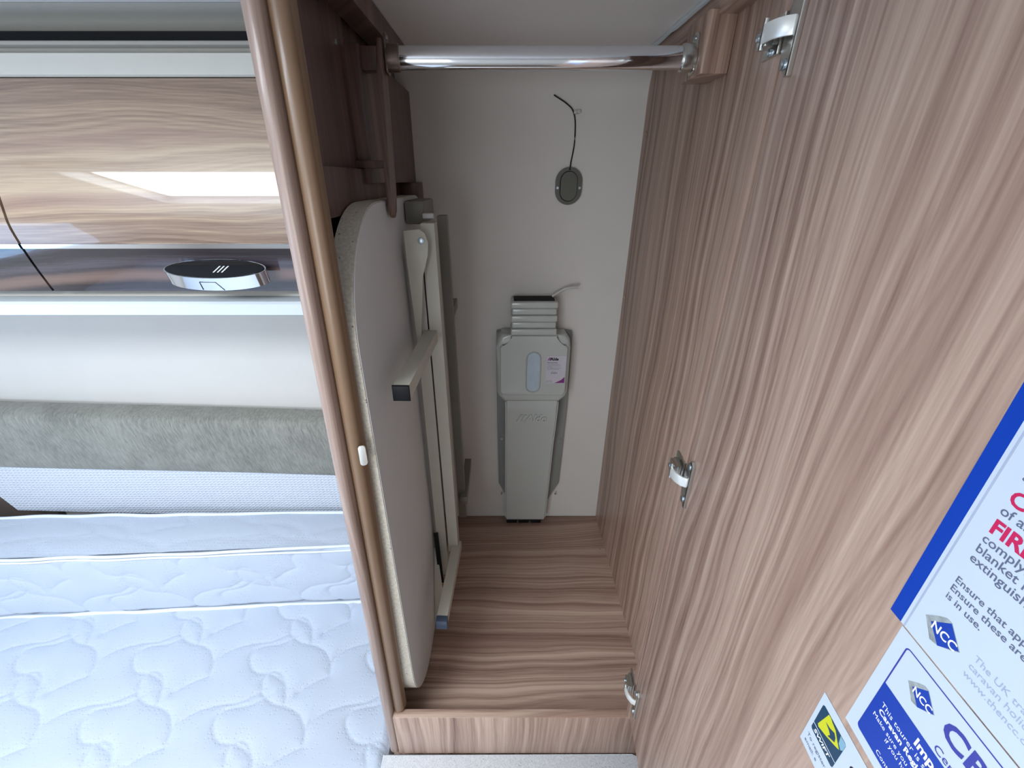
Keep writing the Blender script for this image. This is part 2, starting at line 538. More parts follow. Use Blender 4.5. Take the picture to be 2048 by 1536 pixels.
# =================================================================== WARDROBE
X0, X1 = -0.1885, 0.2645        # inner faces of the sides
FL = -0.852                    # wardrobe floor
LP = -0.791                    # top of the front lip
YL = 0.390                     # front of the lip
wd = thing('wardrobe', 'tall open walnut-laminate wardrobe with its door swung out, right of the bed', 'wardrobe', (0.03, 0.65, -ZC))
part('floor_panel', box(B(), X0, X1, YL + .012, YB - .002, FL - .012, FL), 'wood_x', wd)
bm = box(B(), -.178, X1, YL, YL + .0125, -0.9, LP, .0012)
part('plinth', bm, 'wood_z', wd)
part('lip', box(B(), -.172, X1, YL + .0006, YL + .0128, LP - .001, LP + .0008, .0004), 'wood_x', wd)
part('side_panel', box(B(), X1, X1 + .016, YL, YB - .001, -0.9, ZT - .001), 'wood_z', wd)
bm = B()
box(bm, -.1925, X0, YL + .021, YB - .001, -0.9, ZT - .001)
part('partition_panel', bm, 'wood_shade', wd)
# upper inner lining on the left, the thicker board at the back and the battens
part('lining_panel', box(B(), X0, -.183, .43, .615, .013, ZT - .003), 'wood_shade', wd)
part('lining_panel', box(B(), X0, -.1665, .615, YB - .001, -.004, ZT - .05, .001), 'wood_shade', wd)
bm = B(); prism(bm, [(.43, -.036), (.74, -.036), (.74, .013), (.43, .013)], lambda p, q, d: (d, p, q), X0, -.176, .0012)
part('batten', bm, 'wood_shade', wd)
part('batten', box(B(), X0, -.154, .866, YB - .001, -.036, -.004, .001), 'wood_shade', wd)
part('batten', box(B(), -.183, -.153, .40, YB - .055, ZT - .026, ZT - .001, .001), 'wood_shade', wd)
part('batten', box(B(), X1 - .022, X1, .40, YB - .055, ZT - .026, ZT - .001, .001), 'wood_y', wd)
# hanging strip whose rounded end retains the table
bm = B()
pts = [(.640, .150), (.612, .150), (.590, -.02), (.592, -.038), (.600, -.046), (.610, -.044), (.618, -.030), (.624, -.004)]
prism(bm, smooth_poly(pts, 2), lambda p, q, d: (d + 0.0, p, q), -.1465, -.140, .002, both=True)
part('retaining_strip', bm, 'wood_strip', wd, label='narrow upright strip with a rounded lower end holding the table')
part('strip_spacer', box(B(), -.1665, -.1465, .620, .638, .118, .142, .001), 'wood_shade', wd)
part('bearer', box(B(), -.183, -.1465, .600, .613, .0135, .022, .001), 'wood_shade', wd)
part('rail_block', box(B(), .2325, X1, .606, .668, .112, .172, .0015), 'wood_z', wd)


# front post of the partition: rounded nose + convex tan bead; leans a little towards the bed at the foot
def shear(x, z): return x + 0.006 * (z + 0.35)


bm = B()
nose = [(-.1915, .411), (-.1925, .399), (-.1905, .3945), (-.1865, .3915), (-.1815, .3905), (-.1775, .392), (-.1755, .396), (-.1745, .401), (-.1745, .411)]
prism(bm, nose, lambda p, q, d: (shear(p, d), q, d), -0.9, ZT - .0005)
part('edge_nose', bm, 'wood_nose', wd, label='rounded pale walnut nosing', angle=50)
bm = B()
bead = [(-.1745, .411), (-.1745, .400)] + [(-.1660 + .0085 * math.cos(a), .4035 + .0075 * math.sin(a)) for a in [math.radians(v) for v in range(200, 361, 12)]] + [(-.1560, .4045), (-.1560, .411)]
prism(bm, bead, lambda p, q, d: (shear(p, d), q, d), -0.786, ZT - .0005)
part('edge_bead', bm, 'tan', wd, label='convex tan bead along the opening', angle=50)
part('post_core', box(B(), X0, -.178, .4105, .4205, -0.9, ZT - .001), 'wood_shade', wd)
# hinge-side stile, hidden behind the door
part('stile', box(B(), .2065, X1, .3885, .4005, LP + .001, ZT - .001), 'wood_z', wd)
# base cupboard carrying it
part('base_cabinet', box(B(), -.1925, X1 + .016, YL + .0, YB - .001, -ZC + .001, -0.9 - .026), 'wood_z', wd)
# screw caps at the back of the right side, small screw on the floor
for (y, z) in ((.9056, .0748), (.9115, -.2268), (.9099, -.5815)):
    part('screw_cap', disc(B(), (X1, y - .006, z), (-1, 0, 0), .0055, .0016, 14, .0005), 'wood_y', wd, label='small brown cap')
part('floor_screw', disc(B(), (.252, .80, FL), (0, 0, 1), .002, .001, 10), 'screw', wd)
part('side_screw', disc(B(), (-.183, .585, .187 - .05), (1, 0, 0), .003, .001, 10), 'screw', wd)
# striker of the door catch on the bead
bm = B()
prism(bm, rrect(0, .010, -.2915, -.2655, .0035), lambda p, q, d: (-.1625 + p * .75, .3945 + p * .25 - d, q), 0, .0012, .0004)
bmesh.ops.translate(bm, verts=bm.verts[:], vec=(0.0035, 0, 0))
part('catch_plate', bm, 'silver', wd, label='small pale metal catch plate')

# door, open at about 86 degrees; (a, z, n): distance from the hinge edge, height, height above its inner face
HX, HY, MM = .206, .385, .082
LL = math.hypot(1, MM)


def D(a, z, n=0.0):
    return Vector((HX - MM / LL * a - n / LL, HY - a / LL + MM * n / LL, z))


bm = B()
prism(bm, [(0, -.778), (.46, -.778), (.46, .165), (0, .165)], lambda p, q, d: D(p, q, d), -.019, 0, .001, both=True)
door = part('door', bm, 'wood_door', wd)
for zc in (.0845 + .012, -.2975, -.712):
    # flange lying on the door
    pts = [(.0205, zc + .025), (.0205, zc - .030), (.0165, zc - .0305), (.0085, zc - .0225), (.0035, zc - .013), (.0030, zc + .010), (.0080, zc + .0205), (.0120, zc + .0275), (.0165, zc + .029)]
    bm = B(); prism(bm, pts, lambda p, q, d: D(p, q, d), 0.0002, .0036, .0005)
    hg = part('hinge', bm, 'nickel', wd)
    for dz in (-.0225, .0205):
        part('screw', disc(B(), D(.0130, zc + dz, .0036), D(0, 0, 1) - D(0, 0, 0), .0036, .0012, 14, .0004), 'screw', hg)
    # bright bent arm from the cup to the body behind the door edge
    bm = B()
    path = [(.0150, .0036), (.0125, .0085), (.006, .0130), (-.001, .0150), (-.007, .0150)]
    wz = .0058
    up_ = []; dn = []
    for k, (a, n) in enumerate(path):
        t = Vector((path[min(k + 1, 4)][0] - path[max(k - 1, 0)][0], path[min(k + 1, 4)][1] - path[max(k - 1, 0)][1])).normalized()
        nx, nn = -t.y, t.x
        up_.append((a, n)); dn.append((a + nx * .0016, n + nn * .0016))
    prism(bm, up_ + dn[::-1], lambda p, q, d: D(p, zc + d, q), -wz, wz, .0003, both=True)
    part('arm', bm, 'silver', hg)
    # body: stacked plates clamped on the stile, with its adjusting screw
    bm = B()
    c = D(-.022, zc, .0105)
    for (ax0, ax1, n0, n1, h) in ((-.030, -.004, .0002, .0030, .0125), (-.026, -.005, .0030, .0070, .0060), (-.022, -.005, .0070, .0120, .0072), (-.010, -.0065, .0120, .0150, .0078)):
        prism(bm, [(ax0, zc - h), (ax1, zc - h), (ax1, zc + h), (ax0, zc + h)], lambda p, q, d: D(p, q, d), n0, n1, .0006)
    tube(bm, [D(-.0080, zc - .0095, .0135), D(-.0080, zc + .0095, .0135)], .0018, 10)
    part('body', bm, 'nickel', hg)
    for (a, dz) in ((-.0175, 0.0), (-.014, -.0098)):
        part('adjusting_screw', disc(B(), D(a, zc + dz, .0120 if dz == 0 else .0030), D(0, 0, 1) - D(0, 0, 0), .0028, .0020, 12, .0004), 'screw', hg)

# white sealant bead along the ceiling on the right
bm = B()
rnd = random.Random(3)
pts = [(X1 - .0245 + rnd.uniform(-.001, .001), .42 + k * .0225, ZT - .0025) for k in range(22)]
tube(bm, pts, [.003 + rnd.uniform(0, .0016) for _ in pts], 8)
part('sealant_bead', bm, 'whitep', ceil)

# hanging rail
hr = thing('hanging_rail', 'oval chrome hanging rail across the top of the wardrobe', 'rail', (.047, .632, .12))
bm = B()
ov = [(.632 + .0070 * math.cos(a), .1325 + .0122 * math.sin(a)) for a in [2 * math.pi * k / 28 for k in range(28)]]
prism(bm, ov, lambda p, q, d: (d, p, q), -.1375, .2300)
part('tube', bm, 'chrome', hr, angle=60)
for (xx, s) in ((-.1385, 1), (.2322, -1)):
    bm = B()
    sock = [(.632 + .0105 * math.cos(a), .1325 + .0145 * math.sin(a)) for a in [2 * math.pi * k / 24 for k in range(24)]]
    prism(bm, sock, lambda p, q, d: (xx + s * d, p, q), 0.0004, .016, .0015)
    prism(bm, rrect(.6235, .6405, .115, .157, .006), lambda p, q, d: (xx + s * d, p, q), 0.0002, .0022, .0006)
    e = part('end_socket', bm, 'nickel' if s < 0 else 'nickel_dark_refl', hr)
    part('screw', disc(B(), (xx + s * .0022, .632, .152), (s, 0, 0), .0025, .0012, 10), 'screw', e)

# =================================================================== LEDGE in front of the wardrobe
lg = thing('ledge', 'pale speckled laminate ledge under the wardrobe, at the foot of its plinth', 'ledge', (.02, .25, -ZC))
bm = B(); prism(bm, rrect(-.206, .2395, .10, .3895, [.012, 0, .02, .02]), lambda p, q, d: (p, q, d), -.925, -.901, .002, both=True)
part('top', bm, 'ledge', lg)
part('front_panel', box(B(), -.19, .225, .13, .389, -ZC + .001, -.9255), 'wood_z', lg)

# =================================================================== FOLDED TABLE
ft = thing('folding_table', 'folded free-standing table on edge inside the wardrobe, rounded corners and speckled rim', 'table', (-.155, .63, FL))
YT0, YT1, ZB, ZTp = .414, .905, FL + .0005, -.0235


def lean(z): return -.1405 - .0095 * (z - ZB) / (ZTp - ZB)


pts = rrect(YT0, YT1, ZB, ZTp, [.10, .14, .135, .10], 14)
bm = B(); prism(bm, pts, lambda p, q, d: (lean(q) + d, p, q), -.0245, -.0008, .0018, both=True)
part('rim', bm, 'table_rim', ft, label='pale speckled rim', angle=50)
pts2 = rrect(YT0 + .0014, YT1 - .0014, ZB + .0014, ZTp - .0014, [.099, .139, .134, .099], 14)
bm = B(); prism(bm, pts2, lambda p, q, d: (lean(q) + d, p, q), -.0010, .0002)
part('underside', bm, 'table_face', ft, label='plain grey underside')


def bar(pa, pb, wx, wy, bev=.0015):
    """square bar between two points; wx across x, wy across the other direction"""
    a, b_ = Vector(pa), Vector(pb)
    t = (b_ - a).normalized()
    ux = Vector((1, 0, 0)); ux = (ux - t * ux.dot(t)).normalized()
    uy = t.cross(ux)
    bm = B()
    prism(bm, [(-wx / 2, -wy / 2), (wx / 2, -wy / 2), (wx / 2, wy / 2), (-wx / 2, wy / 2)], lambda p, q, d: a + ux * p + uy * q + t * d, 0, (b_ - a).length, bev, both=True)
    return bm


fr = part('frame', bar((-.129, .668, -.085), (-.1235, .668, -.775), .019, .024), 'frame', ft)
part('frame', bar((-.1075, .668, -.056), (-.1005, .668, -.705), .020, .026), 'frame', ft)
part('frame', bar((-.0975, .752, -.052), (-.089, .760, -.70), .016, .020), 'frame_shade', ft, label='rear frame bar with its shade in the colour')
part('spacer_block', box(B(), -.1485, -.118, .70, .80, -.062, -.028, .004), 'frame_shade', ft)
part('clip', box(B(), -.117, -.100, .672, .684, -.052, -.044, .002), 'clear', ft)
# legs folded, pointing at the opening
l1 = part('leg', bar((-.1185, .452, -.2275), (-.1125, .700, -.2275), .0195, .019), 'frame', ft)
part('foot_cap', bar((-.1187, .4475, -.2275), (-.1186, .452, -.2275), .0205, .020, .0012), 'black', l1, label='square black end cap')
l2 = part('leg', bar((-.1035, .496, -.6965), (-.0935, .668, -.6965), .0185, .019), 'frame', ft)
part('foot_cap', bar((-.104, .484, -.6965), (-.1035, .496, -.6965), .0195, .020, .0012), 'cap_blue', l2, label='slate grey end cap')
l3 = part('leg', bar((-.0835, .735, -.638), (-.0835, .880, -.638), .015, .019), 'frame_shade', ft)
l4 = part('leg', bar((-.0985, .800, -.232), (-.0985, .880, -.232), .012, .019), 'frame_shade', ft)
# gusset plates
bm = B()
g1 = [(-.1385, -.0645), (-.116, -.0625), (-.1085, -.068), (-.1045, -.082), (-.1065, -.098), (-.112, -.116), (-.1165, -.130), (-.1265, -.232), (-.1325, -.234), (-.1375, -.110)]
prism(bm, g1, lambda p, q, d: (p, .636 + d, q), 0, -.0018, .0004)
g = part('gusset', bm, 'frame', ft)
part('bolt', disc(B(), (-.1145, .634, -.078), (0, -1, 0), .0046, .0028, 14, .001), 'screw', g)
bm = B()
g2 = [(-.1400, -.690), (-.1385, -.832), (-.118, -.836), (-.108, -.820), (-.110, -.800), (-.1235, -.765), (-.1345, -.690)]
prism(bm, g2, lambda p, q, d: (p, .652 - .45 * (-.69 - q) + d, q), 0, -.0018, .0003)
g = part('gusset', bm, 'frame', ft)
part('bolt', disc(B(), (-.117, .5925, -.820), (0, -1, .35), .0046, .0028, 14, .001), 'screw', g)
# black strips in place of the shaded gaps between gusset and bar
part('gap_shade_strip', bar((-.121, .660, -.10), (-.119, .662, -.235), .006, .003), 'black', ft, label='black strip for gap shade')
part('gap_shade_strip', bar((-.1345, .653, -.650), (-.1260, .628, -.765), .009, .003), 'black', ft, label='black strip for gap shade')

# =================================================================== FLUE COVER on the back wall
fc = thing('flue_cover', 'grey-green plastic heater flue cover with ribbed neck, on the wardrobe back wall', 'flue cover', (.072, YB, FL))


def W(p, q, d):      # d: distance in front of the back wall
    return (p, YB - d, q)


bm = B()
fl_ = [(-.0105, -.300), (.1565, -.300), (.1600, -.32), (.1600, -.46), (.1500, -.82), (-.0060, -.82), (-.0120, -.46), (-.0120, -.32)]
prism(bm, smooth_poly(fl_, 1), W, .0005, .010, .002)
part('back_flange', bm, 'flue_dark', fc)
for (x, z) in ((.0005, -.590), (.1495, -.590), (.0005, -.765), (.1455, -.765)):
    part('screw', disc(B(), W(x, z, .010), (0, -1, 0), .0028, .0012, 10), 'screw', fc)
# shoulders
bm = B()
sh = rrect(-.0095, .1510, -.452, -.300, .010, 4)
sh = [(.0215, -.3005), (-.000, -.3005)] + rrect(-.0100, .1490, -.452, -.300, [.0, .0, .016, .016], 4)[0:0] + [(-.0085, -.312), (-.0110, -.330), (-.0110, -.440), (-.0060, -.452), (.0075, -.466), (.1335, -.466), (.1480, -.452), (.1525, -.440), (.1525, -.330), (.1490, -.311), (.1390, -.3005), (.1180, -.3005)]
prism(bm, sh, W, .006, .047, .010, 4)
part('shoulder_housing', bm, 'flue', fc, angle=50)
# raised centre plate with notched upper corners
bm = B()
ce = [(.0205, -.302), (.0205, -.314), (.0150, -.3215), (.0015, -.3225), (-.0035, -.330), (-.0035, -.436), (.0020, -.446), (.1395, -.446), (.1455, -.436), (.1455, -.330), (.1400, -.3225), (.1270, -.3215), (.1215, -.314), (.1215, -.302)]
prism(bm, ce, W, .045, .0515, .003, 3)
part('front_plate', bm, 'flue', fc, angle=50)
# slot with pale inner tube
bm = B()
so = rrect(.0535, .0885, -.4385, -.3375, .0174, 8); si = rrect(.0575, .0845, -.4345, -.3415, .0134, 8)
n = len(so)
ro = [bm.verts.new(W(p[0], p[1], .0516)) for p in so]; rm = [bm.verts.new(W((p[0] + r[0]) / 2, (p[1] + r[1]) / 2, .0540)) for p, r in zip(so, si)]; ri = [bm.verts.new(W(p[0], p[1], .0510)) for p in si]
for i in range(n):
    j = (i + 1) % n
    bm.faces.new((ro[i], ro[j], rm[j], rm[i])); bm.faces.new((rm[i], rm[j], ri[j], ri[i]))
part('slot_rim', bm, 'flue', fc, angle=70)
bm = B(); prism(bm, si, W, .0511, .0519)
part('slot_window', bm, 'window_blue', fc, label='pale blue-white oblong window')
# ribbed neck
bm = B()
box(bm, .0225, .1155, YB - .0445, YB - .003, -.300, -.229)
nk = part('neck', bm, 'flue_dark', fc)
for k in range(5):
    zt = -.2285 - k * .0146
    bm = box(B(), .0200 + (.0018 if k % 2 else 0), .1185 - (.0018 if k % 2 else 0), YB - .0510 + (.0032 if k % 2 else 0), YB - .004, zt - .0142, zt, .0032, 3)
    part('rib', bm, 'flue', nk, angle=50)
part('neck_shade', box(B(), .026, .112, YB - .040, YB - .006, -.2287, -.2265), 'void', fc, label='dark slab for the shade in the open neck')  # solid dark slab, stands in for shade inside the neck
# lower duct: slopes back under the waist, then runs down
bm = B()
sec = [(.0465, -.462), (.0465, -.474), (.0440, -.545), (.0375, -.568), (.0345, -.590), (.0345, -.826), (.030, -.8375), (.004, -.8375), (.004, -.462)]
prism(bm, sec, lambda p, q, d: (d + (.0012 * 0), YB - p, q), .0090, .1330)
for v in bm.verts:
    if v.co.z < -.47:
        k = (-.47 - v.co.z) / .37
        v.co.x += (.0005 * k if v.co.x < .07 else -.0135 * k)
bmesh.ops.bevel(bm, geom=[e for e in bm.edges if abs(e.verts[0].co.x - e.verts[1].co.x) < .01 and min(e.verts[0].co.y, e.verts[1].co.y) < YB - .025], offset=.004, segments=3, affect='EDGES')
part('lower_duct', bm, 'flue', fc, angle=50)
for k in range(3):
    part('foot', box(B(), .014 + k * .033, .042 + k * .033, YB - .030, YB - .006, FL + .0005, -.8370, .003), 'black', fc, label='black foot')
# embossed word
bm = B()
fnw = lambda p, q, d: W(.0560 + p, -.5175 + q, .0455 + d)
text_mesh(bm, 'Alde', .026, fnw, off=.0009, shear=.25, thick=.0030, sx=1.0)
for k in range(2):
    prism(bm, [(.0355 + k * .0105, -.5175), (.0405 + k * .0105, -.5175), (.0505 + k * .0095, -.4995), (.0455 + k * .0095, -.4995)], W, .0440, .0485)
part('embossed_lettering', bm, 'flue', fc)
# sticker on the housing
bm = B(); prism(bm, [(.0985, -.4145), (.1420, -.4145), (.1430, -.3475), (.0995, -.3475)], W, .0514, .0521)
lb = part('sticker', bm, 'label', fc, label='white label with purple corner')
fn = lambda p, q, d: W(p, q, .0523 + d)
bm = B(); text_mesh(bm, 'Alde', .0095, lambda p, q, d: fn(.1075 + p, -.3585 + q, 0), off=.0004, shear=.15)
part('black_print', bm, 'blk_ink', lb)
bm = B(); text_mesh(bm, '2 4 8 5', .0040, lambda p, q, d: fn(.1105 + p, -.3905 + q, 0), off=.0001, sx=1.25)
part('black_number', bm, 'blk_ink', lb)
bm = B()
for k in range(3):
    prism(bm, [(.1015 + k * .0024, -.3585), (.1031 + k * .0024, -.3585), (.1070 + k * .0018, -.3520), (.1054 + k * .0018, -.3520)], W, .0521, .0523)
part('purple_stripes', bm, 'purple', lb).__setitem__('kind', 'stuff')
bm = B()
pc = [(.1415, -.3985), (.1345, -.4055), (.1290, -.4090), (.1195, -.4135), (.1415, -.4135)]
prism(bm, pc, W, .0521, .0523)
part('purple_print', bm, 'purple', lb)
bm = B()
text_mesh(bm, 'Flue terminal', .0042, lambda p, q, d: fn(.1010 + p, -.3650 + q, 0), off=.0001)
for k, s in enumerate(('This combination flue is', 'intended only for use with', 'this heater', 'The ventilation is to be kept', 'clear of any obstruction')):
    text_mesh(bm, s, .0027, lambda p, q, d: fn(.1010 + p, -.3690 - k * .0029 + q, 0), sx=1.05)
text_mesh(bm, 'Boiler no.', .0027, lambda p, q, d: fn(.1110 + p, -.3865 + q, 0))
text_mesh(bm, 'Change here', .0028, lambda p, q, d: fn(.1000 + p, -.4085 + q, 0))
text_mesh(bm, 'every 2 years', .0028, lambda p, q, d: fn(.1000 + p, -.4118 + q, 0))
part('grey_print', bm, 'ink', lb)['kind'] = 'stuff'
# thin stub of clear hose leaving the neck
bm = B(); tube(bm, catmull([(.108, YB - .02, -.2240), (.120, YB - .020, -.216), (.140, YB - .022, -.2055), (.162, YB - .024, -.2035)], 4), .0032, 10)
single('hose_stub', bm, 'clear', (.14, YB - .02, -.215), label='short translucent hose stub beside the flue cover neck', cat='hose')

# =================================================================== CABLE OUTLET
co = thing('cable_outlet', 'olive-grey oval cable outlet on the wardrobe back wall with a thin dark cable', 'cable outlet', (.131, YB, -.045))
bm = B()
prism(bm, rrect(.1050, .1565, -.0445, .0225, .0257, 10), W, .0004, .006, .002, 3)
part('cover', bm, 'grommet', co)
bm = B(); prism(bm, rrect(.1136, .1479, -.0384, .0159, .0171, 10), W, .0058, .0063)
part('seam', bm, 'void', co, label='dark seam around the cap')
bm = B()
prism(bm, rrect(.1150, .1465, -.0370, .0145, .0157, 10), W, .006, .0090, .0018, 3)
part('cap', bm, 'grommet', co)
for x in (.1092, .1523): part('screw', disc(B(), W(x, -.014, .006), (0, -1, 0), .0024, .001, 10), 'screw', co)
bm = B()
tube(bm, catmull([W(.1310, .0175, .0075), W(.1325, .030, .0035), W(.1368, .0596, .003), W(.1364, .0921, .003), W(.1330, .108, .004), W(.1281, .1172, .004), W(.1190, .124, .006), W(.1110, .1287, .007), W(.0941, .1379, .006)], 5), .0012, 8)
part('cable', bm, 'black', co)
bm = B(); box(bm, .1320, .1385, YB - .0085, YB - .0006, .1085, .1150, .0015); disc(bm, W(.1415, .1128, .0008), (0, -1, 0), .0034, .006, 12, .001)
part('cable_clip', bm, 'clear', co)

# =================================================================== STICKERS on the door


def dface(bm, pts, n0, n1=None):
    prism(bm, pts, lambda p, q, d: D(p, q, d), n0, n1 if n1 is not None else n0 + .00005)


def dtext(bm, s, size, a, z, n=.00045, off=0.0, shear=0.0, sx=1.0):
    text_mesh(bm, s, size, lambda p, q, d: D(a + p, z + q, n), off=off, shear=shear, sx=sx)


def rect(a0, a1, z0, z1): return [(a0, z0), (a1, z0), (a1, z1), (a0, z1)]


# 1 safety notice
s1 = thing('safety_notice', 'large white safety notice with a royal blue border and red words, on the wardrobe door', 'notice', D(.2495, -.1842))
bm = B(); dface(bm, rect(.2495, .43, -.1842, .02), .0002, .00035); part('sheet', bm, 'paper', s1)
bm = B(); dface(bm, rect(.2495, .2558, -.1842, .02), .00036, .00042); part('blue_border', bm, 'blue', s1)
bm = B(); dface(bm, rect(.2574, .2583, -.1842, .02), .00036, .00042); part('grey_rule', bm, 'greyline', s1)
bm = B()
dtext(bm, 'CO', .0084, .2648, -.1056, off=.00022)
dtext(bm, 'FIRE', .0086, .2648, -.1194, off=.00028)
part('red_lettering', bm, 'red', s1)
bm = B()
for s, a, z, sz in (('a', .2648, -.0955, .0054), ('of all', .2646, -.1110, .0056), ('complying', .2646, -.1245, .0054), ('blanket next', .2646, -.1296, .0054), ('extinguisher a', .2646, -.1345, .0054),
                    ('Ensure that approve', .2646, -.1466, .00445), ('Ensure these are corr', .2646, -.1511, .00445), ('is in use.', .2648, -.1556, .00445)):
    dtext(bm, s, sz, a, z, off=.00005)
part('grey_lettering', bm, 'ink', s1)
bm = B()
for s, z in (('The UK trade b', -.1672), ('caravan holiday', -.1716), ('www.thencc.org.u', -.1763)):
    dtext(bm, s, .0042, .2836, z)
part('faint_lettering', bm, 'faint', s1)


def ncc(parent, a0, zc, k=1.0):
    o = [(.2627, -.17), (.2668, -.1652), (.2696, -.1627), (.272, -.1626), (.2793, -.17), (.2769, -.1725), (.2721, -.1766), (.2686, -.1775), (.2652, -.1731)]
    b_ = [(.2656, -.1702), (.272, -.1628), (.2789, -.17), (.2721, -.1766)]
    T = lambda p: (a0 + (p[0] - .2627) * k, zc + (p[1] + .17) * k)
    bm = B(); dface(bm, [T(p) for p in o], .00044, .0005); g_ = part('logo_badge', bm, 'steelp', parent, label='silver-edged blue diamond badge')
    bm = B(); dface(bm, [T(p) for p in b_], .00052, .00056); part('blue_diamond', bm, 'blue2', g_)
    bm = B(); x, z = T((.2664, -.1722)); dtext(bm, 'NCC', .0059 * k, x, z, n=.0006, off=.0001, sx=.88)
    part('badge_lettering', bm, 'wprint', g_)


ncc(s1, .2627, -.17)
# 2 registration card
s2 = thing('registration_card', 'white and blue registration card below the safety notice on the wardrobe door', 'notice', D(.2573, -.2600))
bm = B(); dface(bm, rect(.2573, .42, -.2602, -.1850), .0002, .00035); part('sheet', bm, 'paper', s2)
bm = B()
o_ = rrect(.2632, .414, -.2543, -.1906, .0022, 5); i_ = rrect(.2639, .4133, -.2536, -.1913, .0015, 5)
ro = [bm.verts.new(D(p[0], p[1], .0004)) for p in o_]; ri = [bm.verts.new(D(p[0], p[1], .0004)) for p in i_]
for i in range(len(o_)):
    j = (i + 1) % len(o_); bm.faces.new((ro[i], ro[j], ri[j], ri[i]))
part('blue_outline', bm, 'navy', s2)
bm = B(); dface(bm, rrect(.2634, .4138, -.2541, -.2172, [0, 0, .0022, .0022], 5), .0004, .00046); part('blue_panel', bm, 'blue2', s2)
bm = B()
dtext(bm, 'This tourer is secu', .0041, .2673, -.2290, n=.0005)
dtext(bm, 'Caravan Registra', .0043, .2679, -.2333, n=.0005, off=.00012)
dtext(bm, 'Make sure you have', .0036, .2664, -.2380, n=.0005)
dtext(bm, 'if you have', .0036, .2761, -.2416, n=.0005)
dtext(bm, 'Contact', .0036, .2758, -.2520, n=.0005)
dtext(bm, 'Imp', .0066, .2847, -.2246, n=.0005, off=.0002)
part('white_lettering', bm, 'wprint', s2)
bm = B(); dtext(bm, 'CR', .0135, .2888, -.2062, n=.0005, off=.0004, sx=1.08)
dtext(bm, 'Cent', .0056, .2905, -.2158, n=.0005)
part('blue_lettering', bm, 'navy', s2)
ncc(s2, .2707, -.2034, .85)
# 3 maker's card
s3 = thing('maker_card', 'small white card with a yellow winged emblem, lowest of the three on the wardrobe door', 'sticker', D(.2418, -.3125))
bm = B(); dface(bm, rect(.2418, .305, -.3125, -.2655), .0002, .00035); part('sheet', bm, 'paper', s3)
bm = B(); dface(bm, rrect(.2446, .2647, -.2956, -.2720, .0016, 4), .0004, .00045); lgp = part('logo_panel', bm, 'teal', s3)
bm = B(); dface(bm, [(.2602, -.2722), (.2640, -.2722), (.2646, -.2728), (.2646, -.2775), (.2636, -.2792), (.2612, -.2775)], .00046, .0005); part('pale_corner', bm, 'lteal', lgp)
bm = B(); dface(bm, [(.2499, -.2724), (.2517, -.2722), (.2534, -.2731), (.2568, -.2741), (.26, -.2775), (.263, -.2802), (.2616, -.2812), (.2545, -.2852), (.2482, -.2879), (.2471, -.2868), (.2488, -.2782)], .00052, .00056); part('yellow_emblem', bm, 'yellow', lgp)
bm = B(); dface(bm, [(.2503, -.2785), (.2538, -.2780), (.2570, -.2762), (.2587, -.2777), (.2594, -.2806), (.2578, -.2818), (.2547, -.2838), (.2556, -.2812), (.2540, -.2799)], .00058, .0006); part('dark_wing_gap', bm, 'teal', lgp)
bm = B(); dtext(bm, 'SWIFT', .0036, .2468, -.2940, n=.0006, off=.0001, shear=.2, sx=1.35)
dface(bm, rect(.2446, .2647, -.2901, -.2897), .00058, .0006)
part('white_lettering', bm, 'wprint', lgp)
bm = B()
dtext(bm, 'To register', .0038, .2446, -.3030, n=.0005); dtext(bm, 'email: e', .0038, .2446, -.3085, n=.0005)
part('grey_lettering', bm, 'ink', s3)
bm = B(); dtext(bm, 'O', .0060, .2712, -.2805, n=.0005, off=.0004); part('dark_lettering', bm, 'blk_ink', s3)

# =================================================================== OVERHEAD LOCKER over the bed
XA, XB = -1.72, -.1935
lk = thing('overhead_locker', 'overhead locker with glossy walnut doors over a dark band, above the bed', 'overhead locker', (-.9, .78, -.193))


def P2(bm, prof, x0, x1): prism(bm, prof, lambda p, q, d: (d, p, q), x0, x1); return bm


part('carcass', box(B(), XA, XB, .675, YB - .001, -.166, .120), 'greyp', lk)
part('gap_shade', box(B(), XA, XB, .715, .86, .121, .179), 'black', lk, label='black strip for the shade in the gap under the ceiling')  # black strip painted in for the shadow gap above the locker
part('cove', P2(B(), [(.716, .1795), (.706, .1865), (.690, .1905), (.660, .1925), (.86, .1925), (.86, .1795)], XA, XB), 'cream', lk)
part('top_profile', P2(B(), [(.665, .1555), (.662, .1565), (.659, .1550), (.6585, .1515), (.668, .1500), (.668, .1455), (.72, .1455), (.72, .1565)], XA, XB), 'greyp', lk, label='pale grey top profile')
part('cornice', P2(B(), [(.6615, .1450), (.6585, .1430), (.6590, .1210), (.6615, .1190), (.70, .1190), (.70, .1450)], XA, XB), 'cream', lk, label='cream cornice strip')


def door_prof(zlo, zhi, n, t=0.0):
    out = []
    for k in range(n + 1):
        z = zhi + (zlo - zhi) * k / n
        # bulging face: furthest forward a little below eye level
        u = (z + .055) / .173
        y = .634 + .026 * max(0, u) ** 1.1 if z > -.055 else .634 + .020 * ((-.055 - z) / .10) ** 1.5
        out.append((y + t, z))
    return out


